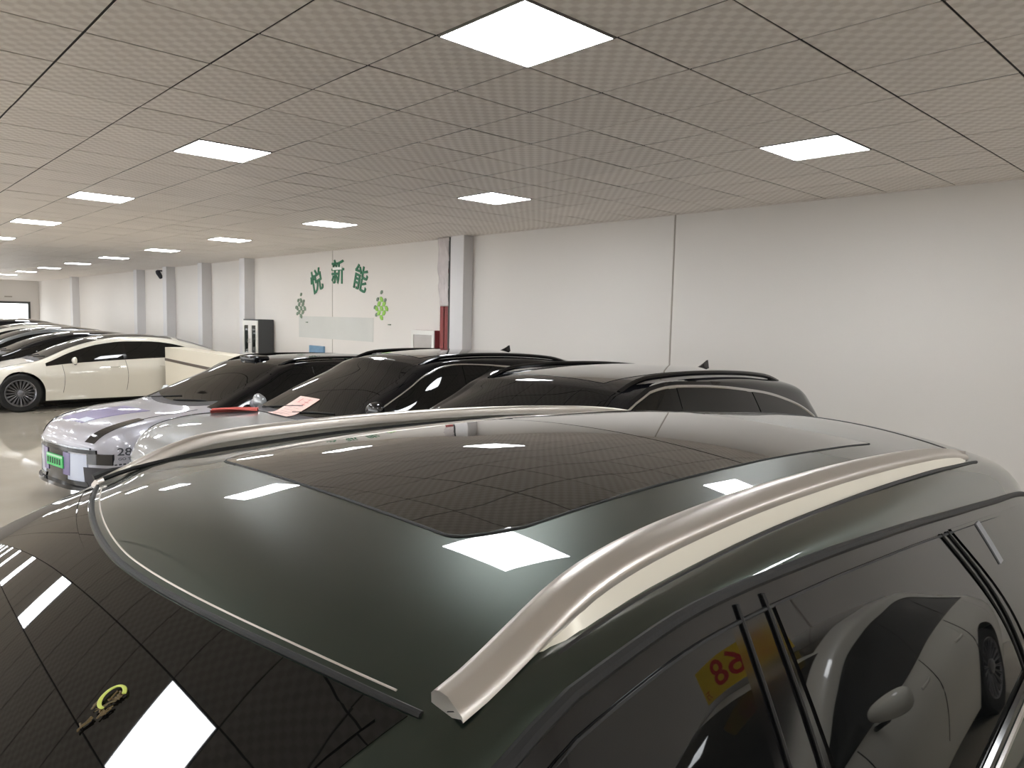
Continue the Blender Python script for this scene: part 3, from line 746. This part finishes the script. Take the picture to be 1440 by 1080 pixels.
# ------------------------------------------------------------------ B: pale lilac liveried car
Bt = [list(r) for r in SUV]
for r in Bt:
    if r[0] > 1.9: r[1] -= (r[0]-1.9)*.045; 
B = suv((-8.77, 2.03, 0), math.radians(9), 'pale grey sporty SUV with lilac bonnet film, green plate and number 28', 'paint_lilac', roofm='paint_black', tab=TB, cowl_y=.93, sh=.27, cbow=.18, arc=(2.9, 4.15), trim='gloss_black')
B.mirror(1.42, .90, 'paint_lilac')
# bonnet film with a paler text block
bf = B.patch(lambda a, b: B.top(-.52+.78*a+.22*b, -.12+.62*b), 12, 12, .003, 'bonnet_film', M['lilac_film'])
B.patch(lambda a, b: B.top(.02+.26*a, -.10+.10*b), 6, 4, .005, 'film_block', M['blue_film'], bf)
# lamp slits running back over the wings
for sg in (1, -1):
    B.patch(lambda a, b: B.top(sg*(.83+.17*b-.05*a+.04*a*(1-b)), -.28+a*.52), 14, 3, .006, 'lamp_slit', M['lamp_dark'])
    B.fpatch(sg*.56, sg*.80, .47, .58, 'lamp_dark', 'headlight', .010)
    B.fpatch(sg*.54, sg*.82, .24, .44, 'dark_plastic', 'air_intake', .012, -sg*.02)
    B.fpatch(sg*.27, sg*.56, .24, .56, 'blue_film', 'bumper_film', .008)
    B.fpatch(sg*.18, sg*.31, .33, .56, 'lilac_film', 'bumper_film', .012, sg*.01)
    B.fpatch(sg*.30, sg*.62, .20, .29, 'gloss_black', 'lower_duct', .016, -sg*.06)
B.fpatch(-.66, .66, .575, .615, 'gloss_black', 'light_bar', .014)
B.fpatch(-.60, .60, .618, .634, 'lamp', 'light_strip', .016)
B.fpatch(-.26, .26, .22, .57, 'gloss_black', 'grille', .006)
B.fpatch(-.80, .80, .20, .235, 'gloss_black', 'front_lip', .045, n=20)
pl = B.plate(.45, 'plate_green', hw=.20, hh=.062)
B_mw = Matrix
for i in range(6):
    MB().box((-.17+.057*i, B.y0-.023, .415), (-.145+.057*i, B.y0-.018, .475)).build('plate_character', M['ink'], pl)
MB().box((-.195, B.y0-.0215, .488), (.195, B.y0-.0185, .508)).build('plate_band', M['plate_pale'], pl)
# lidar pod on the roof edge
lp = B.top(0, 1.97)
pod = MB(); pod.box((lp[0]-.17, lp[1]-.07, lp[2]-.02), (lp[0]+.17, lp[1]+.16, lp[2]+.055), .03).build('sensor_pod', M['gloss_black'], B.root, True)
# lettering on the wing
def side_text(c, s, y, z, size, m, name, sg=1, off=.006, sx=1.0):
    p = Vector(c.side(y, z, sg)); e = .02
    t = (Vector(c.side(y+e, z, sg))-p).normalized()*sg; up = (Vector(c.side(y, z+e, sg))-p).normalized()
    n = t.cross(up).normalized(); up = n.cross(t)
    m4 = Matrix(((t.x, up.x, n.x, p.x+n.x*off), (t.y, up.y, n.y, p.y+n.y*off), (t.z, up.z, n.z, p.z+n.z*off), (0, 0, 0, 1)))
    return text_obj(name, s, size, m, c.root, m4, sx=sx)
side_text(B, '28', -.19, .60, .105, M['ink'], 'lettering', off=.012, sx=1.3)
side_text(B, 'GO TEAM', -.16, .535, .036, M['ink'], 'lettering', off=.014, sx=1.3)
dash = MB()
for r in range(6):
    for q in range(8):
        y = -.10+q*.04+r*.014; z = .49-r*.03
        p = B.side(y, z, 1); dash.box((p[0]-.004, y-.012, z-.006), (p[0]+.008, y+.012, z+.006))
dd = dash.build('small_print', M['ink'], B.root); dd['kind'] = 'stuff'

# ------------------------------------------------------------------ E and the row behind it: fastback saloons
SED = [
 (.00, .62, .50, .60, .58, .56, .66, .52, .74, .44),
 (.12, .74, .60, .71, .70, .67, .76, .62, .82, .50),
 (.40, .83, .70, .81, .80, .78, .86, .72, .90, .58),
 (.90, .92, .74, .92, .84, .88, .89, .82, .95, .64),
 (1.15, .97, .73, .97, .83, .93, .89, .86, .96, .66),
 (1.30, 1.04, .72, 1.02, .82, .98, .89, .88, .96, .66),
 (1.80, 1.28, .65, 1.24, .76, 1.205, .88, .93, .96, .66),
 (2.30, 1.43, .60, 1.38, .70, 1.345, .87, .96, .96, .67),
 (2.80, 1.495, .59, 1.44, .68, 1.40, .86, .985, .96, .68),
 (3.20, 1.505, .585, 1.44, .675, 1.40, .855, 1.0, .96, .69),
 (3.70, 1.47, .58, 1.40, .67, 1.355, .85, 1.015, .96, .70),
 (4.20, 1.37, .57, 1.30, .67, 1.255, .84, 1.02, .95, .71),
 (4.60, 1.24, .57, 1.18, .68, 1.14, .83, 1.02, .93, .71),
 (4.95, 1.10, .60, 1.06, .70, 1.03, .80, .97, .90, .68),
 (5.10, 1.02, .60, .97, .70, .93, .78, .86, .88, .62),
 (5.18, .85, .60, .80, .68, .76, .74, .70, .82, .56)]
def saloon(loc, label, paint, roofm='glass_roof', zs=1.0, mirror=None, rz=0, pm='glass_ws', trimm='gloss_black'):
    c = Car(SED, wheels=(.86, 4.06), R=.37, sill=.20, name='saloon', loc=loc, rz=rz, label=label, scale=(1, 1, zs))
    c.shell(M[paint]); c.underbody(); c.add_wheels(20)
    c.windscreen(1.22, 2.16, .12, m=pm)
    c.patch(lambda a, b: c.top((2*a-1)*.90, 2.32+b*1.5), 20, 16, .003, 'roof_glass', M[roofm])
    c.patch(lambda a, b: c.top((2*a-1)*.88, 3.95+b*.78), 20, 10, .003, 'rear_window', M['glass'])
    zt = arc_top(c, 3.5, 4.55, .045)
    c.dlo(1.30, 4.55, [(1.42, 1.80, 2.72, 2.72), (2.78, 2.78, 3.78, 3.66), (3.85, 3.73, 4.40, 4.1)], zt, .004, trimm)
    cowl(c, 1.22); wipers(c, 1.22); bonnet_seams(c, .25, 1.16)
    door_lines(c, (1.58, 2.75, 3.72)); c.handles((2.55, 3.52), c.zb(2)-.10, paint)
    for sg in (1, -1): c.fpatch(sg*.42, sg*.66, .50, .58, 'lamp', 'headlight')
    c.fpatch(-.38, .38, .34, .54, 'gloss_black', 'grille')
    c.mirror(1.80, .90*zs, mirror or paint)
    return c
E_ = saloon((-17.80, 1.93, 0), 'white fastback saloon with multi-spoke wheels, nearest of the far row', 'paint_white')
F_ = saloon((-20.6, 1.80, 0), 'black saloon with tinted windscreen immediately behind the white fastback saloon', 'paint_black', zs=1.0)
G_ = saloon((-23.3, 1.75, 0), 'silver saloon, second car behind the white fastback saloon', 'paint_silver', zs=1.03)
H_ = saloon((-26.0, 1.70, 0), 'white saloon, third car behind the white fastback saloon', 'paint_white', zs=1.06)
I_ = saloon((-28.9, 1.60, 0), 'dark saloon farthest along the row, only its roof showing at the left edge', 'paint_black', zs=1.12)

# ------------------------------------------------------------------ white board with a brown strip behind the lilac car
bd = empty('display_counter', (-14.3, 5.55, 0), 0, 'long cream display counter with brown strip between lilac SUV and white saloon', 'counter')
def prism(x0, z0a, z0b, x1, z1a, z1b, ya, yb):   # slab whose lower and upper edge may slope
    v = [(x0, ya, z0a), (x0, ya, z0b), (x1, ya, z1b), (x1, ya, z1a), (x0, yb, z0a), (x0, yb, z0b), (x1, yb, z1b), (x1, yb, z1a)]
    return MB().add(v, [(0, 1, 2, 3), (4, 7, 6, 5), (0, 4, 5, 1), (1, 5, 6, 2), (2, 6, 7, 3), (3, 7, 4, 0)])
prism(-2.35, 0, 1.25, 2.4, 0, 1.23, -.16, .24).build('front_board', M['cream'], bd)
prism(-2.35, .965, 1.02, 2.4, .87, .925, -.172, -.15).build('brown_strip', M['brown'], bd)

# ------------------------------------------------------------------ things along the back wall
# two-door cabinet
cb = empty('filing_cabinet', (-16.78, 7.52, 0), 0, 'tall dark grey cabinet with two white glazed doors beside a column', 'cabinet')
MB().box((-.41, -.18, .06), (.41, .19, 1.88), .006).build('cabinet_body', M['cab_dark'], cb)
MB().box((-.39, -.16, 0), (.39, .17, .07)).build('plinth', M['cab_dark'], cb)
for sg in (-1, 1):
    x0, x1 = (-.40, -.004) if sg < 0 else (.004, .40)
    fr = MB().box((x0, -.205, .10), (x0+.085, -.18, 1.85)).box((x1-.085, -.205, .10), (x1, -.18, 1.85)).box((x0+.085, -.205, 1.74), (x1-.085, -.18, 1.85)).box((x0+.085, -.205, .10), (x1-.085, -.18, 1.10))
    d = fr.build('cabinet_door', M['cab_white'], cb)
    MB().box((x0+.085, -.19, 1.10), (x1-.085, -.186, 1.74)).build('door_pane', M['cab_glass'], d)
    hx = -.045 if sg < 0 else .045
    MB().tube([(hx, -.205, 1.42), (hx, -.23, 1.42), (hx, -.23, 1.34), (hx, -.205, 1.34)], .008, 6).build('door_handle', M['chrome'], d)
# fire hose box
fb = empty('fire_hose_box', (-10.40, 7.66, 0), 0, 'red wall box with white framed grey pane beside the red steel post', 'fire box')
MB().box((-.33, -.045, .95), (.33, .060, 1.79), .004).build('box_body', M['red_box'], fb)
fd = MB().box((-.33, -.065, .95), (-.265, -.045, 1.79)).box((.265, -.065, .95), (.33, -.045, 1.79)).box((-.265, -.065, 1.71), (.265, -.045, 1.79)).box((-.265, -.065, .95), (.265, -.045, 1.02)).build('box_door', M['cab_white'], fb)
MB().box((-.265, -.056, 1.02), (.265, -.05, 1.71)).build('door_pane', M['fire_pane'], fd)
mw = Matrix.Translation((0, -.060, 1.38)) @ Matrix.Rotation(PI/2, 4, 'X')
text_obj('lettering', '消火栓', .15, M['ink_red'], fd, mw)
# red steel post with plastic wrap
ps = empty('steel_post', (-9.79, 7.62, 0), 0, 'red steel post part covered in clear plastic wrap beside white column', 'post')
MB().box((-.11, -.03, 0), (.11, -.01, 3.326)).box((-.11, .06, 0), (.11, .08, 3.326)).box((-.01, -.03, 0), (.01, .075, 3.326)).build('steel_beam', M['red_steel'], ps)
V = []; F = []; n = 40
for i in range(n+1):
    z = 2.2+(3.325-2.2)*i/n; e = .5+.5*min(1, i/16)
    for k in range(9):
        a = k/8; V.append((-.145*e+(.29*e+(.145-.145*e))*a+.01*math.sin(z*17+k), -.045-.018*abs(math.sin(a*PI*2+z*6))-.006*math.sin(z*23+k*1.7), z))
for i in range(n):
    for k in range(8): F.append((i*9+k, i*9+k+1, (i+1)*9+k+1, (i+1)*9+k))
wr = mesh_obj('plastic_wrap', V, F, M['film'], ps, True)
sm = wr.modifiers.new('s', 'SOLIDIFY'); sm.thickness = .004
MB().tube([(.15, -.04, 0), (.15, -.04, 3.32)], .024, 10).build('pipe', M['frame_dark'], ps, True)
# arched lettering and beaded diamonds on the white panels
def wallmat(x, z, rot=0, y=WALL_Y-.006): return Matrix.Translation((x, y, z)) @ Matrix.Rotation(PI/2, 4, 'X') @ Matrix.Rotation(rot, 4, 'Z')
for ch, x, z, r, lab in (('悦', -14.35, 2.69, .30, 'first'), ('新', -13.48, 2.85, 0, 'middle'), ('能', -12.62, 2.70, -.30, 'last')):
    g = text_obj('wall_character', ch, .52, M['green_ink'], None, wallmat(x, z, r), depth=.012)
    tag(g, 'dark green Chinese character on the back wall, %s of the arched three' % lab, 'lettering', 'green characters arched on the wall')
MB_ = MB().box((-13.66, WALL_Y-.03, 2.93), (-13.30, WALL_Y-.004, 2.985), .005).build('white_tab', M['mirror_leaf']); tag(MB_, 'small glossy white tab across the middle green wall character', 'tab')
def diamond(x, z, m1, m2, label):
    t = empty('wall_ornament', (x, WALL_Y-.006, z), 0, label, 'ornament')
    def leaf(px, pz, ang, L, W, mm, nm='leaf'):
        c, s = math.cos(ang), math.sin(ang); pts = [(-L/2, 0), (-L*.2, W/2), (L*.25, W/2), (L/2, 0), (L*.25, -W/2), (-L*.2, -W/2)]
        v = [(px+a*c-b*s, 0, pz+a*s+b*c) for a, b in pts]+[(px+a*c-b*s, -.012, pz+a*s+b*c) for a, b in pts]
        MB().add(v, [tuple(range(6)), tuple(range(11, 5, -1))]+[(i, (i+1) % 6, 6+(i+1) % 6, 6+i) for i in range(6)]).build(nm, M[mm], t)
    for i in range(3):
        for j in range(3):
            a = (i-j)*.085; b = (i+j-2)*.085; leaf(a, b, PI/4 if (i+j) % 2 else -PI/4, .135, .075, m1)
    for a, b in ((-.22, .02), (-.17, -.12), (-.13, .17), (0, .30), (.12, .15), (.2, -.02)): leaf(a, b, .7, .10, .06, m2)
    MB().lathe([(-.0, .001), (-.008, .028), (-.014, .001)], 'z', 12).build('bead', M['mirror_leaf'], t)
    bead = t.children[-1]; bead.rotation_euler = (PI/2, 0, 0); bead.location = (-.02, -.012, -.29); bead.scale = (1.4, 1.6, 1)
diamond(-15.05, 2.15, 'leaf_grey', 'leaf_grey', 'grey green diamond leaf ornament on the wall left of lettering')
diamond(-11.87, 2.16, 'leaf', 'leaf_grey', 'lime green diamond leaf ornament on the wall right of lettering')
o = MB().box((-15.15, WALL_Y-.009, 1.52), (-12.15, WALL_Y-.0045, 1.98)).build('frosted_film', M['frost']); tag(o, 'faint grey frosted film rectangle on the wall below the green lettering', 'film')
o = MB().box((-14.62, WALL_Y-.05, 1.08), (-14.0, WALL_Y-.004, 1.36), .01).build('notice_board', M['blue_notice']); tag(o, 'small blue notice board fixed low on the white back wall', 'notice')
# security camera on the far column
sc = empty('security_camera', (-24.0, WALL_Y-.10, 3.15), 0, 'small black security camera high on the back wall near the ceiling', 'camera')
MB().tube([(0, .09, .1), (0, 0, .1), (0, 0, .04)], .025, 8).build('bracket', M['ink'], sc)
MB().lathe([(-.14, .001), (-.14, .06), (.06, .07), (.12, .05), (.12, .001)], 'z', 16).build('camera_body', M['ink'], sc).rotation_euler = (.6, .5, 0)

# ------------------------------------------------------------------ R: white SUV on the other side of the camera, mirrored in the green SUV's windows
R_ = saloon((1.52, 1.40, 0), 'white saloon parked to the right, seen only mirrored in green SUV windows', 'paint_white')
yb = empty('price_board', (1.40, 3.70, 1.475), math.radians(-48), 'yellow price board with red numerals mirrored in the green SUV door glass', 'price board')
MB().box((-.34, -.006, 0), (.34, .006, .20), .002).build('board', M['yellow'], yb)
text_obj('numerals', '5.68', .21, M['red_print'], yb, Matrix.Translation((-.03, -.008, .105)) @ Matrix.Rotation(PI/2, 4, 'X'), sx=1.25)
text_obj('numerals', '万', .055, M['red_print'], yb, Matrix.Translation((.30, -.008, .04)) @ Matrix.Rotation(PI/2, 4, 'X'))

# lime ring with gold strokes on the green SUV's windscreen
def on_ws(u, y, o=.006):
    p = Vector(A.top(u, y)); e = .01
    n = (Vector(A.top(u+e, y))-p).cross(Vector(A.top(u, y+e))-p).normalized(); return p+n*o
SU, SY = .52, 1.54
ring = [on_ws(SU+.022*math.cos(t), SY+.012*math.sin(t)) for t in np.linspace(.9, 5.2, 24)]
st = MB().tube(ring, .0022, 6, .5).build('windscreen_ring', M['lime_ring'], A.root)
gs = MB()
random.seed(3)
for k in range(16):
    u, y = SU+random.uniform(-.022, .022), SY-random.uniform(-.008, .03)
    gs.tube([on_ws(u+random.uniform(-.008, .008), y+random.uniform(-.007, .007), .005) for _ in range(4)], .0012, 4, .5)
gs.build('ring_scribble', M['gold'], st)
